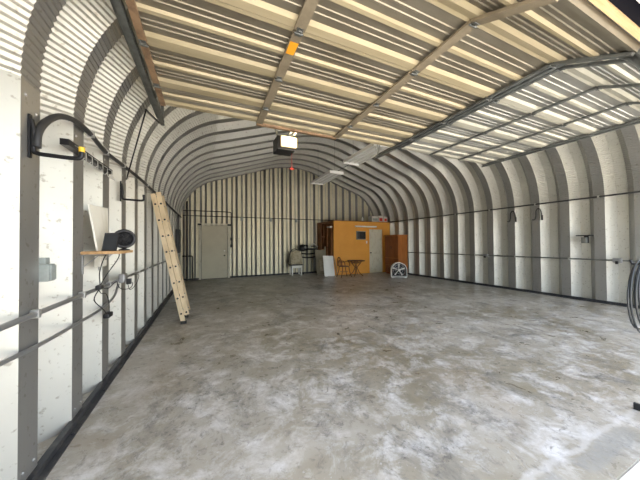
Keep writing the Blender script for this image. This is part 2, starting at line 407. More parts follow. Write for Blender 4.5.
# junction boxes on the conduits
def jbox(x, yy, z, sgn, label, plug=True):
    t = thing('junction_box', label, 'electrical box', (x, yy, z), 'junction boxes on the waist-high conduits')
    a, b = sorted((x + sgn * .034, x + sgn * .085))
    obj('housing', MB().box(a, b, yy - .07, yy + .07, z - .05, z + .05, .008), 'conduit', t)
    c, d = sorted((x + sgn * .085, x + sgn * .092))
    obj('cover_plate', MB().box(c, d, yy - .05, yy + .05, z - .035, z + .035, .002), 'conduit', t)
    if plug:
        c, d = sorted((x + sgn * .092, x + sgn * .14))
        obj('plug', MB().box(c, d, yy - .025, yy + .015, z - .075, z - .01, .008), 'black', t)
jbox(XL, 3.62, 1.02, 1, 'metal junction box with plugged black cords, past the wooden shelf')
jbox(XR, 2.38, .98, -1, 'metal junction box on the wall facing the ladder, near the hose coil')
jbox(XR, 5.22, .98, -1, 'metal junction box on the wall facing the ladder, below the U-shaped hooks')

# ------------------------------------------------------------------ hooks on the walls
def ladder_hook(yy, z0, z1, label, tip):
    t = thing('ladder_hook', label, 'hook', (XL, yy, z1), 'black ladder hooks')
    obj('mounting_plate', MB().box(XL, XL + .012, yy - .012, yy + .012, z1 - .03, z0, .003), 'blackmetal', t)
    obj('arm', MB().tube(smooth_path([(XL + .012, yy, z0 - .03), (XL + .022, yy, z0 - .1), (XL + .022, yy, z1 + .02), (XL + .04, yy, z1), (XL + .1, yy, z1 - .005), (XL + .2, yy, z1 - .008), (XL + .235, yy, z1 + .002), (XL + .24, yy, z1 + .04)], 5), .013, 8), 'blackmetal', t)
    obj('tip', MB().tube([(XL + .24, yy, z1 + .035), (XL + .24, yy, z1 + .065)], .016, 8), tip, t)
ladder_hook(2.03, 2.17, 1.945, 'black ladder hook with a yellow tip beside the thick cable arc', 'yellow')
ladder_hook(3.73, 2.17, 1.955, 'plain black ladder hook beside the top of the ladder', 'black')
t = thing('tool_hanger', 'black tool hanger bar with small wire hooks, below the cable arc', 'tool rack', (XL, 2.45, 1.98))
a, b = Vector((XL + .025, 2.37, 2.14)), Vector((XL + .025, 3.28, 2.16))
obj('bar', MB().bar(a, b, .05, .045), 'black', t)
for k in range(7):
    p = a.lerp(b, .1 + k * .13)
    obj('hook', MB().tube([p + Vector((.02, 0, .01)), p + Vector((.05, 0, -.01)), p + Vector((.05, 0, -.085)), p + Vector((.065, 0, -.1)), p + Vector((.08, 0, -.08))], .004, 6), 'zinc', t)
def u_hook(y0, y1, label):
    t = thing('tool_hook', label, 'hook', (XR, y1, 1.98), 'U-shaped wall hooks')
    obj('plate', MB().box(XR - .012, XR, y1 - .02, y1 + .02, 1.98, 2.12, .003), 'blackmetal', t)
    obj('wire', MB().tube(smooth_path([(XR - .02, y1, 1.99), (XR - .02, y1 + .005, 2.16), (XR - .03, y1 + .03, 2.27), (XR - .04, y1 + .07, 2.30), (XR - .05, y1 + .11, 2.24), (XR - .05, y1 + .12, 2.10), (XR - .06, y1 + .14, 2.01), (XR - .08, y1 + .19, 2.0)], 5), .014, 8), 'blackmetal', t)
u_hook(4.55, 4.37, 'black U-shaped hook under the eave pipe, the one deeper in the building')
u_hook(3.9, 3.74, 'black U-shaped hook under the eave pipe, the one closer to the hose coil')
t = thing('wall_bracket', 'black bracket holding a small grey box on the wall facing the ladder', 'bracket', (XR, 2.9, 1.35))
obj('bracket_arm', MB().box(XR - .2, XR, 2.76, 3.0, 1.525, 1.55, .004), 'black', t)
obj('mount', MB().box(XR - .03, XR, 2.84, 2.92, 1.36, 1.53, .004), 'blackmetal', t)
obj('sensor_box', MB().box(XR - .11, XR - .03, 2.85, 2.94, 1.36, 1.50, .008), 'steel', t)

# ------------------------------------------------------------------ ladder
t = thing('extension_ladder', 'cream extension ladder leaning against the corrugated wall', 'ladder', (-.38, 5.3, 0))
top = Vector((XL + .10, 0, 2.30)); bot = Vector((-.385, 0, .012)); ax = (top - bot).normalized(); nn = Vector((ax.z, 0, -ax.x))  # nn points away from the wall
def lp(s, off, yy): q = bot + ax * s + nn * off; return Vector((q.x, yy, q.z))
LEN = (top - bot).length
for base, (w0, s0, s1, ya, yb) in {'base': (.0, .0, LEN - .02, 5.10, 5.52), 'fly': (.082, .12, LEN + .0, 5.125, 5.495)}.items():
    for yy, sg in ((ya, 1), (yb, -1)):
        mb = MB()
        mb.bar(lp(s0, w0, yy), lp(s1, w0, yy), .004, .074, nn)
        mb.bar(lp(s0, w0 - .035, yy + sg * .012), lp(s1, w0 - .035, yy + sg * .012), .026, .004, nn)
        mb.bar(lp(s0, w0 + .035, yy + sg * .012), lp(s1, w0 + .035, yy + sg * .012), .026, .004, nn)
        obj('side_rail', mb, 'ladder', t)
    for k in range(8):
        s = .17 + k * .28
        if s < LEN - .05: 
            rg = obj('rung', MB().tube([lp(s, w0, ya), lp(s, w0, yb)], .015, 8), 'zinc', t)
            obj('rung_end', MB().tube([lp(s, w0, ya - .008), lp(s, w0, ya + .004)], .017, 8), 'black', rg)
for yy in (5.10, 5.52):
    obj('foot', MB().box(-.43, -.33, yy - .02, yy + .02, 0.0, .05, .006), 'rubber', t)

# ------------------------------------------------------------------ shelf with its things
t = thing('wall_shelf', 'small pine plank shelf on the corrugated wall', 'shelf', (XL, 2.8, 1.33))
obj('plank', MB().box(XL, XL + .26, 2.70, 3.14, 1.325, 1.35, .004), 'plank', t)
for yy in (2.74, 3.08):
    obj('shelf_bracket', MB().bar((XL + .003, yy, 1.16), (XL + .003, yy, 1.324), .02, .006, (1, 0, 0)).bar((XL, yy, 1.320), (XL + .2, yy, 1.320), .02, .006).bar((XL + .006, yy, 1.22), (XL + .11, yy, 1.318), .012, .006), 'conduit', t)
t = thing('white_board', 'scuffed white board leaning on the wall behind the tablet', 'board', (XL + .037, 2.8, 1.35))
mb = MB()
for a in (0,):
    vs = []
    for dx in (0, .012):
        vs += [(XL + .07 + dx, 2.80, 1.351), (XL + .07 + dx, 3.06, 1.351), (XL + .02 + dx, 3.22, 1.775), (XL + .02 + dx, 2.77, 1.75)]
    mb.add(vs, [(0, 1, 2, 3), (7, 6, 5, 4), (0, 4, 5, 1), (1, 5, 6, 2), (2, 6, 7, 3), (3, 7, 4, 0)])
obj('board_sheet', mb, 'panelwhite', t)
t = thing('tablet', 'black tablet standing upright on the pine shelf', 'tablet', (XL + .18, 2.76, 1.35))
rot = Vector((.95, -.3, 0)).normalized()
mb = MB(); vs = []
c0 = Vector((XL + .17, 2.76, 1.351))
for dy in (0, .014):
    for sx, z in ((-.06, 0), (.06, 0), (.075, .158), (-.04, .158)):
        q = c0 + rot * sx + Vector((0, dy + z * .15, z)); vs.append(q)
mb.add(vs, [(0, 1, 2, 3), (7, 6, 5, 4), (0, 4, 5, 1), (1, 5, 6, 2), (2, 6, 7, 3), (3, 7, 4, 0)])
obj('case', mb, 'black', t)
mb = MB(); vs = [c0 + rot * sx + Vector((0, z * .15 - .001, z)) for sx, z in ((-.05, .012), (.052, .012), (.064, .146), (-.033, .146))]
mb.add(vs + [v + Vector((0, .001, 0)) for v in vs], [(0, 1, 2, 3), (7, 6, 5, 4), (0, 4, 5, 1), (1, 5, 6, 2), (2, 6, 7, 3), (3, 7, 4, 0)])
obj('screen', mb, 'glassdark', t)
t = thing('desk_fan', 'small black round fan at the outer end of the pine shelf', 'fan', (XL + .2, 3.02, 1.35))
fc = Vector((XL + .215, 3.02, 1.462)); fa = Vector((.35, -.9, .0)).normalized()
obj('base', MB().lathe((fc.x, fc.y, 1.351), [(.045, 0), (.045, .008), (.018, .016), (.012, .03)], 16), 'black', t)
obj('neck', MB().tube([(fc.x, fc.y + .03, 1.36), (fc.x, fc.y + .045, 1.40), (fc.x, fc.y + .03, 1.44)], .012, 8), 'black', t)
obj('housing', MB().lathe(fc, [(.066, -.035), (.088, -.02), (.094, .0), (.092, .02), (.074, .028), (.068, .022), (.066, .0), (.064, -.02), (.01, -.024)], 28, fa), 'black', t)
mb = MB(); u = fa.orthogonal().normalized(); w = fa.cross(u)
for k in range(5):
    q = [fc + fa * o + (u * cos(a) + w * sin(a)) * r for a, r, o in ((k * 1.257, .012, -.006), (k * 1.257 + .5, .058, -.008), (k * 1.257 + 1.1, .055, .006), (k * 1.257 + .7, .012, .004))]
    mb.add(q + [p + fa * .002 for p in q], [(0, 1, 2, 3), (7, 6, 5, 4), (0, 4, 5, 1), (1, 5, 6, 2), (2, 6, 7, 3), (3, 7, 4, 0)])
mb.lathe(fc, [(.015, -.01), (.015, .012), (.008, .016)], 12, fa)
obj('blades', mb, 'blackmetal', t)
mb = MB()
for r in (.02, .036, .052, .068):
    mb.tube([fc + fa * .026 + (u * cos(2 * pi * k / 24) + w * sin(2 * pi * k / 24)) * r for k in range(24)], .0016, 5, closed=True)
for k in range(10):
    a = 2 * pi * k / 10; mb.tube([fc + fa * .026 + (u * cos(a) + w * sin(a)) * .012, fc + fa * .026 + (u * cos(a) + w * sin(a)) * .076], .0016, 5)
obj('grille', mb, 'black', t)
o = obj('utility_box', MB().box(XL, XL + .05, 2.98, 3.13, 1.20, 1.30, .006), 'panelwhite', None, (XL, 3.05, 1.21))
tag(o, 'small white box under the pine shelf', 'box')
t = thing('power_cord', 'black cords hanging from the shelf, a power adapter dangling at the end', 'cord', (XL + .1, 2.86, .75))
obj('cord_strand', MB().tube(smooth_path([(XL + .17, 2.78, 1.355), (XL + .10, 2.88, 1.28), (XL + .07, 2.88, 1.15), (XL + .075, 2.87, 1.03), (XL + .05, 2.84, .95), (XL + .05, 2.85, .90), (XL + .07, 2.98, .80), (XL + .07, 3.06, .74)]), .0042, 6), 'black', t)
obj('cord_strand', MB().tube(smooth_path([(XL + .20, 2.93, 1.352), (XL + .16, 3.05, 1.27), (XL + .08, 3.02, 1.12), (XL + .07, 2.88, 1.02), (XL + .06, 2.95, .96), (XL + .06, 3.08, .93), (XL + .07, 3.12, .84), (XL + .07, 3.13, .74)]), .0042, 6), 'black', t)
obj('cord_strand', MB().tube(smooth_path([(XL + .07, 2.88, 1.03), (XL + .07, 3.1, .98), (XL + .08, 3.3, 1.02), (XL + .07, 3.4, .96), (XL + .07, 3.55, .90), (XL + .10, 3.75, .88), (XL + .10, 3.85, .93), (XL + .11, 3.6, .97)]), .0042, 6), 'black', t)
obj('cord_strand', MB().tube(smooth_path([(XL + .1, 3.62, .96), (XL + .10, 3.75, .86), (XL + .10, 4.05, .90), (XL + .10, 4.15, 1.0), (XL + .05, 4.0, 1.01)]), .0042, 6), 'black', t)
obj('adapter', MB().box(XL + .045, XL + .095, 3.04, 3.16, .70, .745, .012), 'black', t)
obj('clip', MB().box(XL + .05, XL + .09, 2.84, 2.92, 1.005, 1.045, .008), 'black', t)

# ------------------------------------------------------------------ sectional overhead doors
ZD = 3.10
def door_path():
    """(y, z) of the joints from the inner end to the drooping bottom edge"""
    return [(3.50, ZD + .0), (3.07, ZD), (2.465, ZD), (1.85, ZD), (1.235, ZD), (.735, 2.85)]
def pan_profile(L):   # the broad ridges are listed first as (start, end) along the section
    """(s, drop) of one section: broad ridges at the joint and middle, thin beads between"""
    pr = [(.004, .024), (.072, .024), (.10, .0)]
    def bead(c, w, h, f): pr.extend([(c - w / 2 - f, 0), (c - w / 2, h), (c + w / 2, h), (c + w / 2 + f, 0)])
    bead(L * .27, .010, .006, .006); bead(L * .36, .010, .006, .006)
    bead(L * .53, .035, .020, .012)
    bead(L * .68, .010, .006, .006); bead(L * .77, .010, .006, .006)
    pr += [(L - .055, 0), (L - .04, .018), (L - .004, .018)]
    return pr
def overhead_door(name, label, x0, x1, stiles, pan, stm, edge_m, tagx=None):
    t = thing(name, label, 'garage door', (x0, 2.1, ZD))
    J = door_path()
    for i in range(len(J) - 1):
        (ya, za), (yb, zb) = J[i], J[i + 1]
        d = Vector((0, yb - ya, zb - za)); L = d.length; d.normalize(); nrm = Vector((0, d.z, -d.y))
        if nrm.z > 0: nrm = -nrm
        def at(s, h, x): q = Vector((0, ya, za)) + d * s + nrm * h; return Vector((x, q.y, q.z))
        pr = pan_profile(L); n = len(pr); mb = MB()
        vs = [at(s, h, x) for x in (x0, x1) for s, h in pr] + [at(s, -.03, x) for x in (x0, x1) for s in (pr[0][0], pr[-1][0])]
        fs = [(k, k + 1, n + k + 1, n + k) for k in range(n - 1)]
        b = 2 * n
        fs += [(b, b + 1, b + 3, b + 2), (0, n, b + 2, b), (n - 1, b + 1, b + 3, 2 * n - 1), tuple(range(n)) + (b + 1, b), tuple(range(n, 2 * n)) + (b + 3, b + 2)]
        mb.add(vs, fs); pk_ = [1 if (k < 2 or 11 <= k <= 13 or (k >= n - 3 and i < 4)) else 0 for k in range(n - 1)]
        sec = obj('door_section', mb, pan, t, None, pan + '_rib', pk_)
        for k, sx in enumerate(stiles):
            m = stm[k]
            wd = (.085 if m == 'stile' else .055) if m != 'steel' else .04
            obj('stile', MB().bar(at(.012, .034, sx), at(L - .012, .034, sx), wd, .022, nrm), m, sec)
            if i:                                                  # hinge over the joint to the section before
                h = MB().bar(at(-.03, .048, sx), at(.045, .048, sx), .05, .005, nrm).tube([at(0, .054, sx - .035), at(0, .054, sx + .035)], .008, 8)
                h.bar(at(.01, .053, sx), at(.04, .068, sx), .03, .006, nrm)
                obj('hinge', h, 'steel', sec)
        if edge_m and i == 0:
            obj('end_strut', MB().box(edge_m[0], edge_m[1], ya - .002, ya + .05, za - .05, za + .02), 'stile_rust', sec)
        if tagx and i == 2:
            c = at(.47, .0465, tagx); u = d
            obj('warning_tag', MB().bar(c - u * .10, c + u * .04, .07, .002, nrm), 'orangetag', sec)
    return t
overhead_door('sectional_garage_door', 'wide open almond sectional garage door under the roof', -.50, 2.99, (-.475, .66, 1.85, 2.965), 'doorpan', ('stile_rust', 'stile', 'stile', 'steel'), (.63, 1.86), .66)
overhead_door('sectional_garage_door', 'narrower paler sectional garage door with thin dark struts, beside the almond one', 3.07, 5.47, (3.095, 3.86, 4.64, 5.44), 'doorpan_pale', ('steel',) * 4, None)
def door_track(label, x, sg, yend):
    """channel rail beside a door: flat run, the curve and the upright, with a brace to the roof"""
    t = thing('garage_door_track', label, 'door track', (x, yend, ZD), 'garage door tracks')
    P = [(yend, ZD - .02), (1.25, ZD - .02)] + [(1.25 - .57 * sin(a), ZD - .59 + .57 * cos(a)) for a in [pi / 2 * k / 8 for k in range(1, 9)]] + [(.68, .0)]
    mb = MB()
    prof = [(-.025, -.028), (.02, -.028), (.02, -.016), (-.019, -.022), (-.019, .022), (.02, .016), (.02, .028), (-.025, .028)]
    vs = []
    for i, (yy, z) in enumerate(P):
        p0 = P[max(0, i - 1)]; p1 = P[min(len(P) - 1, i + 1)]; d = Vector((0, p1[0] - p0[0], p1[1] - p0[1])).normalized(); nn = Vector((0, -d.z, d.y))
        vs += [Vector((x + sg * a, yy, z)) + nn * b for a, b in prof]
    n = len(prof); fs = [(i * n + k, i * n + (k + 1) % n, (i + 1) * n + (k + 1) % n, (i + 1) * n + k) for i in range(len(P) - 1) for k in range(n)]
    mb.add(vs, fs + [tuple(range(n)), tuple(reversed(range(len(vs) - n, len(vs))))])
    obj('rail', mb, 'steel', t)
    obj('angle_iron', MB().box(x - sg * .03 - .003, x - sg * .03 + .003, 1.4, yend, ZD - .03, ZD + .05).box(min(x - sg * .03, x - sg * .075), max(x - sg * .03, x - sg * .075), 1.4, yend, ZD + .044, ZD + .05), 'steel', t)
    zr = roof_z(x) - .01
    obj('hanger', MB().bar((x, yend - .05, ZD - .05), (x, yend - .05, zr), .035, .005, (0, 1, 0)).bar((x, yend - .05, ZD), (x, yend - .75, zr - .02), .035, .005, (1, 0, 0)), 'zinc' if abs(x - 3.0) < .1 else 'steel', t)
    obj('foot', MB().box(x - .03, x + .03, .69, .72, 0, .05, .004), 'blackmetal', t)
    return t
door_track('steel door track along the outer edge of the almond door, by the ladder wall', -.555, 1, 4.06)
t2 = door_track('steel door track between the almond and the paler garage door, ending by the lamps', 3.03, -1, 4.05)
door_track('steel door track along the outer edge of the paler garage door', 5.53, -1, 3.6)
o = obj('track_brace', MB().tube([(-.60, 3.24, 2.86), (-.60, 4.02, 3.07)], .012, 8).tube([(-.60, 3.24, 2.86), (-.94, 3.95, 2.24)], .008, 8), 'blackmetal', None, (-.6, 3.24, 2.86))
tag(o, 'thin black strut bracing the track to the corrugated wall above the ladder', 'brace')

# opener
t = thing('garage_door_opener', 'garage door opener with a lit lens hanging past the almond door', 'door opener', (1.33, 4.2, 3.05))
obj('motor_housing', MB().box(1.10, 1.42, 4.215, 4.52, 3.03, 3.27, .015), 'black', t)
obj('lamp_lens', MB().box(1.16, 1.44, 4.17, 4.215, 3.075, 3.25, .012), 'lamp', t)
obj('drive_rail', MB().bar((1.33, .72, 3.27), (1.33, 4.3, 3.34), .03, .03), 'steel', t)
zr = roof_z(1.33)
for x0, x1 in ((1.17, .85), (1.43, 1.75)):
    obj('hanger_strap', MB().bar((x0, 4.4, 3.28), (x1, 4.4, roof_z(x1) + .0), .03, .004, (0, 1, 0)), 'steel', t)
obj('arm', MB().bar((1.40, 4.20, 3.30), (1.36, 3.7, 3.30), .03, .006, (0, 0, 1)), 'zinc', t)
obj('pull_cord', MB().tube([(1.40, 4.35, 3.08), (1.40, 4.35, 2.77)], .004, 6), 'red', t)
obj('pull_handle', MB().tube([(1.36, 4.35, 2.75), (1.44, 4.35, 2.75)], .012, 8).tube([(1.40, 4.35, 2.75), (1.40, 4.35, 2.79)], .010, 8), 'red', t)

# fluorescent fixtures
def fixture(x, y0, z, w, L, label):
    t = thing('fluorescent_light', label, 'ceiling light', (x, y0 + L / 2, z), 'hanging fluorescent lights')
    x0, x1 = x - w / 2, x + w / 2
    mb = MB()
    mb.box(x0, x1, y0, y0 + L, z + .055, z + .075)
    for s, q in ((1, x0), (-1, x1)):
        mb.bar((q + s * .005, y0, z + .03), (q + s * .005, y0 + L, z + .03), .008, .06)
    for k in range(1, 3):
        c = x0 + w * k / 3; mb.prism([(c - .045, z + .056), (c + .045, z + .056), (c, z + .012)], lambda p, q, s: (p, s, q), y0 + .04, y0 + L - .04)
    obj('reflector', mb, 'white', t)
    for q in (y0, y0 + L):
        obj('end_plate', MB().box(x0, x1, q - .02, q + .02, z - .012, z + .075, .004), 'white', t)
    for k in range(3):
        c = x0 + w * (k + .5) / 3; obj('lamp_tube', MB().tube([(c, y0 + .03, z + .03), (c, y0 + L - .03, z + .03)], .013, 8), 'tube', t)
    obj('ballast_box', MB().box(x - .09, x + .09, y0 + .1, y0 + L - .1, z + .075, z + .12, .004), 'white', t)
    for q in (y0 + .12, y0 + L - .12):
        obj('hanger_chain', MB().tube([(x, q, z + .11), (x, q, roof_z(x) + .01)], .0035, 6), 'darkpipe', t)
    return t
fixture(3.66, 4.65, 3.6, .50, 1.38, 'hanging white fluorescent light closer to the garage doors')
fixture(3.72, 7.0, 3.6, .48, 1.55, 'hanging white fluorescent light closer to the back wall')
tag(curve_thing('fixture_cable', [(3.78, 5.95, 3.70), (3.8, 7.1, 3.70)], .008, 'darkpipe', '', ''), 'dark cable linking the two hanging fluorescent lights', 'cable')

# ------------------------------------------------------------------ orange booth at the back
BX0, BX1, BY, BZ = 5.10, 8.185, 9.90, 2.40
t = thing('storage_booth', 'orange painted storage booth in the back corner', 'booth', (5.1, BY, 0))
mb = MB(); DX0, DX1, DZ = 6.93, 7.74, 2.05
mb.box(BX0, DX0, BY, BY + .06, 0, BZ); mb.box(DX1, BX1, BY, BY + .06, 0, BZ); mb.box(DX0, DX1, BY, BY + .06, DZ, BZ)
for z in (.62, 1.24, 1.86): mb.box(BX0, DX0 - .01, BY - .0025, BY, z, z + .01)
obj('front_wall', mb, 'orange', t)
mb = MB().box(BX0 + .0, BX0 + .05, BY + .06, YB - .06, 0, BZ - .02)
for q in (10.15, 10.55, 10.95): mb.box(BX0 - .035, BX0, q - .03, q + .03, 0, BZ - .02)
mb.box(BX0 - .035, BX0, BY + .06, YB - .06, 1.18, 1.24); mb.box(BX0 - .035, BX0, BY + .06, YB - .06, BZ - .1, BZ - .02)
obj('side_wall', mb, 'brownply', t)
mb = MB(); mb.box(4.86, 4.885, 10.72, 11.18, 0, 2.38); mb.box(4.86, 5.06, 11.155, 11.18, 0, 2.38)
for z in (.5, 1.1, 1.7, 2.34): mb.box(4.885, 5.06, 10.72, 11.155, z, z + .03)
obj('side_shelving', mb, 'brownply', t)
obj('roof', MB().box(BX0, BX1, BY, YB - .06, BZ, BZ + .03), 'brownply', t)
mb = MB(); mb.box(DX0 - .03, DX0 + .03, BY - .015, BY + .06, 0, DZ + .04); mb.box(DX1 - .03, DX1 + .03, BY - .015, BY + .06, 0, DZ + .04); mb.box(DX0 - .03, DX1 + .03, BY - .015, BY + .06, DZ, DZ + .05)
obj('door_casing', mb, 'orange', t)
dr = obj('door', MB().box(DX0 + .03, DX1 - .03, BY + .0, BY + .04, .012, DZ, .003), 'doorframe', t)
obj('knob', MB().lathe((DX0 + .10, BY, .95), [(.028, 0), (.028, .008), (.011, .012), (.011, .03), (.026, .04), (.027, .055), (.012, .064)], 14, (0, -1, 0)), 'blackmetal', dr)
t = thing('window_air_conditioner', 'dark boxy air conditioner set high in the orange wall', 'air conditioner', (6.48, BY, 1.57))
obj('case', MB().box(6.25, 6.73, BY - .07, BY - .003, 1.57, 1.96, .012), 'greybox', t)
obj('grille', MB().box(6.36, 6.71, BY - .085, BY - .07, 1.60, 1.93, .006), 'black', t)
mb = MB()
for k in range(7): mb.box(6.375, 6.60, BY - .09, BY - .085, 1.63 + k * .042, 1.645 + k * .042)
obj('vent_slat', mb, 'darkpipe', t)
obj('control_panel', MB().box(6.27, 6.35, BY - .078, BY - .07, 1.60, 1.93, .004), 'darkpipe', t)
t = thing('strip_light', 'white tube light fixed above the booth door', 'light', (6.76, BY, 2.17))
obj('housing', MB().box(6.18, 7.34, BY - .05, BY - .003, 2.14, 2.21, .006), 'white', t)
obj('tube', MB().tube([(6.21, BY - .07, 2.17), (7.31, BY - .07, 2.17)], .019, 10), 'tube', t)
for q in (6.19, 7.33): obj('socket', MB().box(q - .012, q + .012, BY - .09, BY - .05, 2.145, 2.2, .003), 'white', t)
o = obj('light_switch', MB().box(6.78, 6.85, BY - .012, BY - .003, 1.39, 1.51, .003).box(6.81, 6.82, BY - .022, BY - .012, 1.44, 1.46), 'white', None, (6.81, BY, 1.39)); tag(o, 'white light switch beside the booth door', 'switch')
def carton(x0, x1, y0, y1, z, h, label, m2):
    t = thing('carton', label, 'box', ((x0 + x1) / 2, y0, z), 'cartons on the booth roof')
    obj('box_body', MB().box(x0, x1, y0, y1, z, z + h, .004), 'card', t)
    obj('printed_panel', MB().box(x0 + .04, x1 - .04, y0 - .002, y0, z + .04, z + h * .62), m2, t)
    obj('tape', MB().box((x0 + x1) / 2 - .02, (x0 + x1) / 2 + .02, y0 - .001, y1, z + h, z + h + .001), 'doorframe', t)
carton(7.20, 7.58, 10.0, 10.3, BZ + .03, .27, 'grey carton without red print on the booth roof', 'greybox')
carton(7.60, 7.86, 10.0, 10.3, BZ + .03, .30, 'pale carton with a red panel, second from the end of the booth roof', 'red')
carton(7.88, 8.11, 9.98, 10.2, BZ + .03, .27, 'pale carton with a red panel at the end of the booth roof, against the arch', 'red')
o = obj('bottle', MB().lathe((6.70, 10.05, BZ + .03), [(.04, 0), (.042, .02), (.042, .14), (.018, .18), (.018, .21), (.0, .212)], 14), 'white', None, (6.7, 10.05, BZ + .03)); tag(o, 'small white bottle standing on the booth roof edge', 'bottle')

o = obj('wall_light', MB().box(BX0 - .16, BX0 - .036, 9.98, 10.30, 2.10, 2.17, .012), 'white', None, (BX0 - .1, 10.1, 2.1)); tag(o, 'small white light fixture high on the brown side of the booth', 'light')
# ------------------------------------------------------------------ brown wardrobe
t = thing('wardrobe', 'tall red brown wooden wardrobe beside the orange booth', 'wardrobe', (7.8, 9.05, 0))
cx0, cx1, cy0, cy1, cz = 7.56, 8.09, 8.62, 9.50, 1.76
obj('carcass', MB().box(cx0 + .02, cx1, cy0, cy1, .06, cz - .04, .003), 'cabinet', t)
obj('plinth', MB().box(cx0 + .04, cx1 - .02, cy0 + .02, cy1 - .02, 0, .06), 'cabinet_front', t)
obj('top', MB().box(cx0 - .02, cx1 + .02, cy0 - .02, cy1 + .02, cz - .04, cz, .008), 'cabinet', t)
for a, b in ((cy0 + .01, (cy0 + cy1) / 2 - .003), ((cy0 + cy1) / 2 + .003, cy1 - .01)):
    d = obj('door', MB().box(cx0, cx0 + .02, a, b, .74, cz - .06, .003).box(cx0 - .006, cx0, a + .07, b - .07, .82, cz - .14, .004), 'cabinet_front', t)
    hy = b - .04 if a < 8.8 else a + .04
    obj('handle', MB().tube([(cx0, hy, 1.15), (cx0 - .03, hy, 1.16), (cx0 - .03, hy, 1.24), (cx0, hy, 1.25)], .006, 6), 'blackmetal', d)
for k in range(2):
    z = .09 + k * .32
    d = obj('drawer', MB().box(cx0, cx0 + .02, cy0 + .01, cy1 - .01, z, z + .31, .004), 'cabinet_front', t)
    for q in (8.85, 9.27): obj('knob', MB().lathe((cx0, q, z + .16), [(.012, 0), (.008, .012), (.017, .02), (.012, .03)], 10, (-1, 0, 0)), 'blackmetal', d)

# ------------------------------------------------------------------ drum fan on the floor
t = thing('drum_fan', 'white arched floor fan standing before the wardrobe', 'fan', (7.15, 8.15, 0))
fx, fy, fr = 7.15, 8.1, .29; fz = .30
arc = [(fx + fr * cos(a), fz + fr * sin(a)) for a in [pi * k / 20 for k in range(21)]]
def shell(o, i, y0, y1):
    mb = MB(); P = [(fx + o, .03)] + [(fx + o * cos(pi * k / 24), fz + o * sin(pi * k / 24)) for k in range(25)] + [(fx - o, .03)]
    Q = [(fx + i, .05)] + [(fx + i * cos(pi * k / 24), fz + i * sin(pi * k / 24)) for k in range(25)] + [(fx - i, .05)]
    n = len(P); vs = [(p, y, q) for y in (y0, y1) for p, q in P] + [(p, y, q) for y in (y0, y1) for p, q in Q]
    fs = []
    for k in range(n - 1):
        fs += [(k, k + 1, n + k + 1, n + k), (2 * n + k, 2 * n + k + 1, 3 * n + k + 1, 3 * n + k), (k, k + 1, 2 * n + k + 1, 2 * n + k), (n + k, n + k + 1, 3 * n + k + 1, 3 * n + k)]
    mb.add(vs, fs); mb.box(fx - o, fx + o, y0, y1, .02, .05); return mb
obj('housing', shell(.31, .285, fy - .12, fy + .14), 'white', t)
mb = MB()
for r in (.14, .23): mb.tube([(fx + r * cos(2 * pi * k / 28), fy - .11, fz + r * sin(2 * pi * k / 28)) for k in range(28)], .0025, 5, closed=True)
for k in range(8): a = 2 * pi * k / 8; mb.tube([(fx + .05 * cos(a), fy - .11, fz + .05 * sin(a)), (fx + .27 * cos(a), fy - .11, fz + .27 * sin(a))], .002, 5)
obj('grille', mb, 'white', t)
obj('darkening_liner', shell(.2845, .278, fy - .105, fy + .12), 'blackmetal', t)  # black ring added inside the white shell to make the drum look dark
obj('hub', MB().lathe((fx, fy - .10, fz), [(.05, 0), (.05, .02), (.04, .03)], 20, (0, -1, 0)), 'white', t)
for k in range(5):
    a = 2 * pi * k / 5 + .3; mb = MB()
    q = [(fx + r * cos(a + da), fy + o, fz + r * sin(a + da)) for r, da, o in ((.05, -.3, -.03), (.25, -.16, -.04), (.26, .1, .02), (.05, .3, .02))]
    mb.add(q + [(x, y + .006, z) for x, y, z in q], [(0, 1, 2, 3), (7, 6, 5, 4), (0, 4, 5, 1), (1, 5, 6, 2), (2, 6, 7, 3), (3, 7, 4, 0)]); obj('blade', mb, 'white', t)
obj('back_plate', MB().lathe((fx, fy + .12, fz), [(.272, 0), (.272, .008)], 28, (0, 1, 0)).box(fx - .27, fx + .27, fy + .12, fy + .128, .05, fz), 'blackmetal', t)
for q in (-.24, .24): obj('foot', MB().box(fx + q - .05, fx + q + .05, fy - .14, fy + .16, 0, .022, .004), 'white', t)

t.rotation_euler.z = math.radians(-30)
# ------------------------------------------------------------------ bistro set
bx, by = 5.20, 9.25
t = thing('bistro_chair', 'brown wrought iron chair with a rounded back beside the small table', 'chair', (bx, by, 0))
obj('seat', MB().lathe((bx + .03, by, .43), [(.0, 0), (.19, .0), (.205, .012), (.20, .03), (.12, .036), (.0, .038)], 22), 'cane', t)
bk = [(bx - .16 - .05 * sin(a), by - .19 * cos(a) , .45 + .38 * sin(a)) for a in [pi * k / 16 for k in range(17)]]
obj('back_frame', MB().tube(bk, .018, 8), 'iron', t)
mb = MB().tube([(bx - .165 - .03 * sin(a), by - .11 * cos(a), .45 + .27 * sin(a)) for a in [pi * k / 12 for k in range(13)]], .013, 6)
mb.tube([(bx - .16, by, .45), (bx - .21, by, .83)], .009, 6); mb.tube([(bx - .18, by - .17, .6), (bx - .19, by + .17, .6)], .008, 6)
obj('back_scroll', mb, 'iron', t)
for sy in (-1, 1):
    obj('armrest', MB().tube(smooth_path([(bx - .18, by + sy * .18, .63), (bx, by + sy * .23, .65), (bx + .15, by + sy * .22, .62), (bx + .19, by + sy * .19, .46)], 5), .015, 6), 'iron', t)
for sx in (-1, 1):
    for sy in (-1, 1):
        obj('leg', MB().tube(smooth_path([(bx + .03 + sx * .15, by + sy * .14, .44), (bx + .03 + sx * .17, by + sy * .16, .25), (bx + .03 + sx * .24, by + sy * .19, .02), (bx + .03 + sx * .26, by + sy * .19, .011)], 4), .016, 6), 'iron', t)
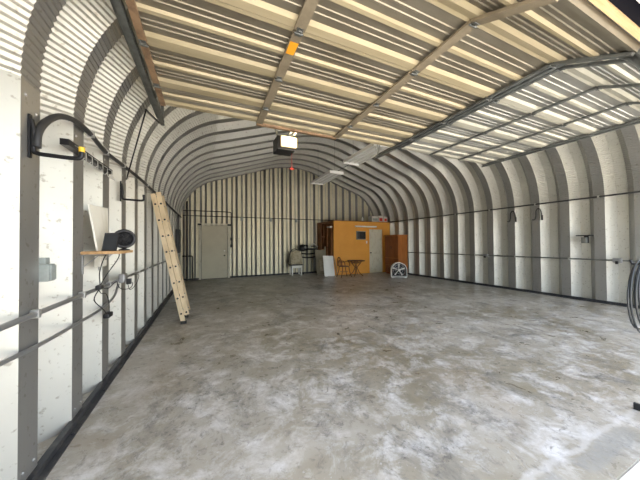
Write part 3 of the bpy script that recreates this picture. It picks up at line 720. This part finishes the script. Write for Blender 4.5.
obj('stretcher', MB().tube([(bx + .03 + .15 * cos(2 * pi * k / 20), by + .15 * sin(2 * pi * k / 20), .22) for k in range(20)], .007, 6, closed=True), 'iron', t)
tx, ty = 5.88, 9.35
t = thing('bistro_table', 'small round brown table on splayed legs before the orange wall', 'table', (tx, ty, 0))
obj('tabletop', MB().lathe((tx, ty, .63), [(.36, 0), (.385, .006), (.385, .024), (.37, .03)], 32), 'cane', t)
obj('apron_ring', MB().tube([(tx + .2 * cos(2 * pi * k / 24), ty + .2 * sin(2 * pi * k / 24), .56) for k in range(24)], .014, 6, closed=True), 'iron', t)
obj('pedestal_ring', MB().tube([(tx + .06 * cos(2 * pi * k / 16), ty + .06 * sin(2 * pi * k / 16), .36) for k in range(16)], .014, 6, closed=True), 'iron', t)
for k in range(4):
    a = pi / 4 + k * pi / 2
    obj('leg', MB().tube(smooth_path([(tx + r * cos(a), ty + r * sin(a), z) for r, z in ((.22, .63), (.2, .56), (.07, .40), (.06, .33), (.14, .15), (.27, .025), (.31, .012))], 5), .018, 6), 'iron', t)

# ------------------------------------------------------------------ boards leaning by the booth
def leaning(name, label, cat, x0, x1, y0, y1, z, m, th=.02, extra=None):
    """board with its foot at y0, its top at y1 (further back)"""
    t = thing(name, label, cat, ((x0 + x1) / 2, y0, 0))
    vs = []
    for dy in (0, th): vs += [(x0, y0 + dy, .001), (x1, y0 + dy, .001), (x1 - .02, y1 + dy, z), (x0 - .02, y1 + dy, z + .02)]
    mb = MB().add(vs, [(0, 1, 2, 3), (7, 6, 5, 4), (0, 4, 5, 1), (1, 5, 6, 2), (2, 6, 7, 3), (3, 7, 4, 0)])
    obj('panel', mb, m, t)
    if extra:
        mb = MB(); sl_ = (y1 - y0) / z
        for a, b, c, d in extra: mb.add([(a, y0 + c * sl_ - .008, c), (b, y0 + c * sl_ - .008, c), (b, y0 + d * sl_ - .008, d), (a, y0 + d * sl_ - .008, d), (a, y0 + c * sl_ + .004, c), (b, y0 + c * sl_ + .004, c), (b, y0 + d * sl_ + .004, d), (a, y0 + d * sl_ + .004, d)], [(0, 1, 2, 3), (7, 6, 5, 4), (0, 4, 5, 1), (1, 5, 6, 2), (2, 6, 7, 3), (3, 7, 4, 0)])
        obj('facing', mb, 'fabric', t)
    return t
leaning('white_sheet', 'plain white panel leaning at the front corner of the booth', 'panel', 4.56, 5.05, 9.74, 9.86, .86, 'white')
leaning('grey_board', 'grey brown board leaning behind the white panel', 'board', 4.50, 5.00, 10.40, 10.58, 1.10, 'greyboard', .025, [(4.66, 4.82, .16, .68)])
o = obj('wooden_strip', MB().bar((5.20, 9.80, .01), (5.08, 9.88, .83), .05, .02, (0, 1, 0)), 'plank', None, (5.2, 9.8, 0)); tag(o, 'narrow wooden strip leaning between the white panel and the iron chair', 'strip')
o = obj('post', MB().box(4.98, 5.06, 10.64, 10.70, 0, 1.26, .004), 'greyboard', None, (5.02, 10.67, 0)); tag(o, 'short grey post standing behind the leaning boards', 'post')

# ------------------------------------------------------------------ white chair with a cushion
wx, wy = 3.62, 10.78
t = thing('white_chair', 'white chair carrying an upright rounded beige cushion', 'chair', (wx, wy, 0))
obj('seat', MB().box(wx - .25, wx + .24, wy - .2, wy + .2, .40, .44, .008), 'white', t)
obj('seat_pad', MB().box(wx - .28, wx + .28, wy - .19, wy + .19, .441, .485, .012), 'darkpipe', t)
for sx in (-1, 1):
    for sy in (-1, 1): obj('leg', MB().box(wx + sx * .21 - .025, wx + sx * .21 + .025, wy + sy * .16 - .025, wy + sy * .16 + .025, 0, .40, .004), 'white', t)
obj('apron', MB().box(wx - .22, wx + .22, wy - .17, wy - .15, .33, .40), 'white', t)
obj('back_frame', MB().tube([(wx - .29 * cos(a), wy + .15, .47 + .70 * sin(a) ** .7) for a in [pi * k / 16 for k in range(17)]], .016, 8), 'blackmetal', t)
t = thing('cushion', 'rounded beige cushion propped upright on the white chair', 'cushion', (wx, wy, .486))
mb = MB(); ng, nh = 24, 12; vs = []
for i in range(nh + 1):
    v = i / nh; z = .488 + .63 * v
    wz = .25 * (1 - max(0, (v - .45) / .55) ** 2.6) ** .5 + .03; dz = .085 * (sin(pi * (.08 + .84 * v))) ** .6
    for k in range(ng):
        a = 2 * pi * k / ng; ca, sa = cos(a), sin(a)
        sx = math.copysign(abs(ca) ** .6, ca); sy = math.copysign(abs(sa) ** .8, sa)
        vs.append((wx + .02 + wz * sx * (1 if v < .97 else .6), wy - .03 + dz * sy + v * .045, z + .01 * sin(5 * a) * v))
mb.add(vs, [(i * ng + k, i * ng + (k + 1) % ng, (i + 1) * ng + (k + 1) % ng, (i + 1) * ng + k) for i in range(nh) for k in range(ng)] + [tuple(range(ng)), tuple(range(nh * ng, nh * ng + ng))], True)
cu = obj('cover', mb, 'fabric', t)

# ------------------------------------------------------------------ black tubular stand behind
t = thing('exercise_stand', 'black tubular stand with a dark bundled head between the white chair and the boards', 'stand', (4.35, 11.0, 0))
for q in (4.02, 4.76): obj('upright', MB().tube([(q, 11.06, .02), (q, 11.06, 1.28)], .02, 8), 'blackmetal', t)
for q in (4.02, 4.76): obj('foot', MB().tube([(q, 10.85, .02), (q, 11.12, .02)], .022, 8), 'blackmetal', t)
for z, dz in ((.94, .0), (.77, -.03)):
    obj('crossbar', MB().tube(smooth_path([(3.95, 10.98, z + .03), (4.15, 10.97, z - .01), (4.4, 10.96, z - .015), (4.7, 10.98, z + .03), (4.80, 11.0, z + .06)], 5), .03, 8), 'blackmetal', t)
obj('crossbar', MB().tube([(3.92, 11.02, 1.16), (4.81, 11.02, 1.14)], .045, 8), 'blackmetal', t)
obj('crossbar', MB().tube([(4.4, 11.0, 1.27), (4.82, 11.0, 1.28)], .02, 8), 'blackmetal', t)
obj('head', MB().lathe((4.06, 10.95, 1.21), [(.06, -.2), (.15, -.16), (.17, -.02), (.13, .10), (.16, .14), (.10, .22)], 14, (.9, -.3, .1)), 'black', t)
obj('head_cap', MB().lathe((4.12, 10.82, 1.24), [(.075, 0), (.07, .03), (.03, .045)], 14, (.2, -1, .2)), 'conduit', t)
obj('grip', MB().tube(smooth_path([(4.36, 11.0, 1.22), (4.48, 10.98, 1.33), (4.58, 10.97, 1.39), (4.70, 10.98, 1.30), (4.8, 11.0, 1.25)], 5), .028, 8), 'zinc', t)

# ------------------------------------------------------------------ hose coil on the post between the doors
t = thing('hose_coil', 'coil of dark hose hanging on the post between the garage doors', 'hose', (3.05, .76, 1.0))
pts = []; turns = 5
for k in range(turns * 28):
    a = 2 * pi * k / 28; q = k / 28; tt = int(q)
    f = q - tt; J = [(.20, .0, .06), (.25, .03, .0), (.21, -.05, .05), (.31, .03, -.06), (.24, -.03, .0), (.27, .02, -.02)]
    r, dx, dz = [J[tt][i] * (1 - f) + J[tt + 1][i] * f for i in range(3)]
    pts.append((3.065 + dx + r * .85 * cos(a), .735 + .013 * (q % 3.7), 1.0 + dz + r * 1.0 * sin(a)))
obj('coil', MB().tube(pts, .0065, 8), 'hose', t)
obj('hanger', MB().tube([(3.07, .625, 1.22), (3.07, .82, 1.22), (3.07, .83, 1.25)], .010, 8), 'blackmetal', t)

o = obj('door_wedge', MB().prism([(0, 0), (.16, 0), (.14, .03), (.04, .075), (0, .075)], lambda p, q, t: (3.245 + p * .6, t, q * .7), .84, .88), 'rubber', None, (3.2, .87, 0)); tag(o, 'small black wedge on the floor at the foot of the post between the doors', 'wedge')
# ------------------------------------------------------------------ light
w = bpy.data.worlds.new('World'); S.world = w; w.use_nodes = True
nt = w.node_tree; bg = nt.nodes['Background']
sky = nt.nodes.new('ShaderNodeTexSky'); sky.sky_type = 'NISHITA'; sky.sun_disc = False
sky.sun_elevation = math.radians(58); sky.sun_rotation = math.radians(60); sky.air_density = 1.2; sky.dust_density = 3.0; sky.ozone_density = 1.0
hs = nt.nodes.new('ShaderNodeHueSaturation'); hs.inputs['Saturation'].default_value = .55
nt.links.new(sky.outputs[0], hs.inputs['Color']); nt.links.new(hs.outputs[0], bg.inputs['Color']); bg.inputs['Strength'].default_value = .42
sun = bpy.data.lights.new('sun', 'SUN'); sun.energy = 5.5; sun.angle = math.radians(1.2); sun.color = (1, .93, .82)
so = bpy.data.objects.new('sun', sun); COL.objects.link(so)
sd = Vector((.3, -.12, -1.0)).normalized()                        # falls almost straight down outside the doors
so.rotation_euler = sd.to_track_quat('-Z', 'Y').to_euler()
lb = bpy.data.lights.new('opener_lamp', 'POINT'); lb.energy = 12; lb.color = (1, .8, .5); lb.shadow_soft_size = .06
lo = bpy.data.objects.new('opener_lamp', lb); COL.objects.link(lo); lo.location = (1.32, 4.10, 3.2)

# ------------------------------------------------------------------ camera
cam = bpy.data.cameras.new('camera'); cam.sensor_width = 36; cam.lens = 252.7 / 640 * 36; cam.clip_start = .02
co = bpy.data.objects.new('camera', cam); COL.objects.link(co)
r_ = Vector((0.91287365, -0.40816162, -0.00811101)); f_ = Vector((0.408239, 0.91276497, 0.0141783)); u_ = Vector((0.00161641, -0.01625422, 0.99986658))
co.matrix_world = Matrix(((r_.x, u_.x, -f_.x, 0), (r_.y, u_.y, -f_.y, 0), (r_.z, u_.z, -f_.z, 1.4), (0, 0, 0, 1)))
S.camera = co
S.view_settings.view_transform = 'Standard'; S.view_settings.look = 'None'; S.view_settings.gamma = 1
S.view_settings.exposure = 1.65; S.view_settings.use_curve_mapping = False
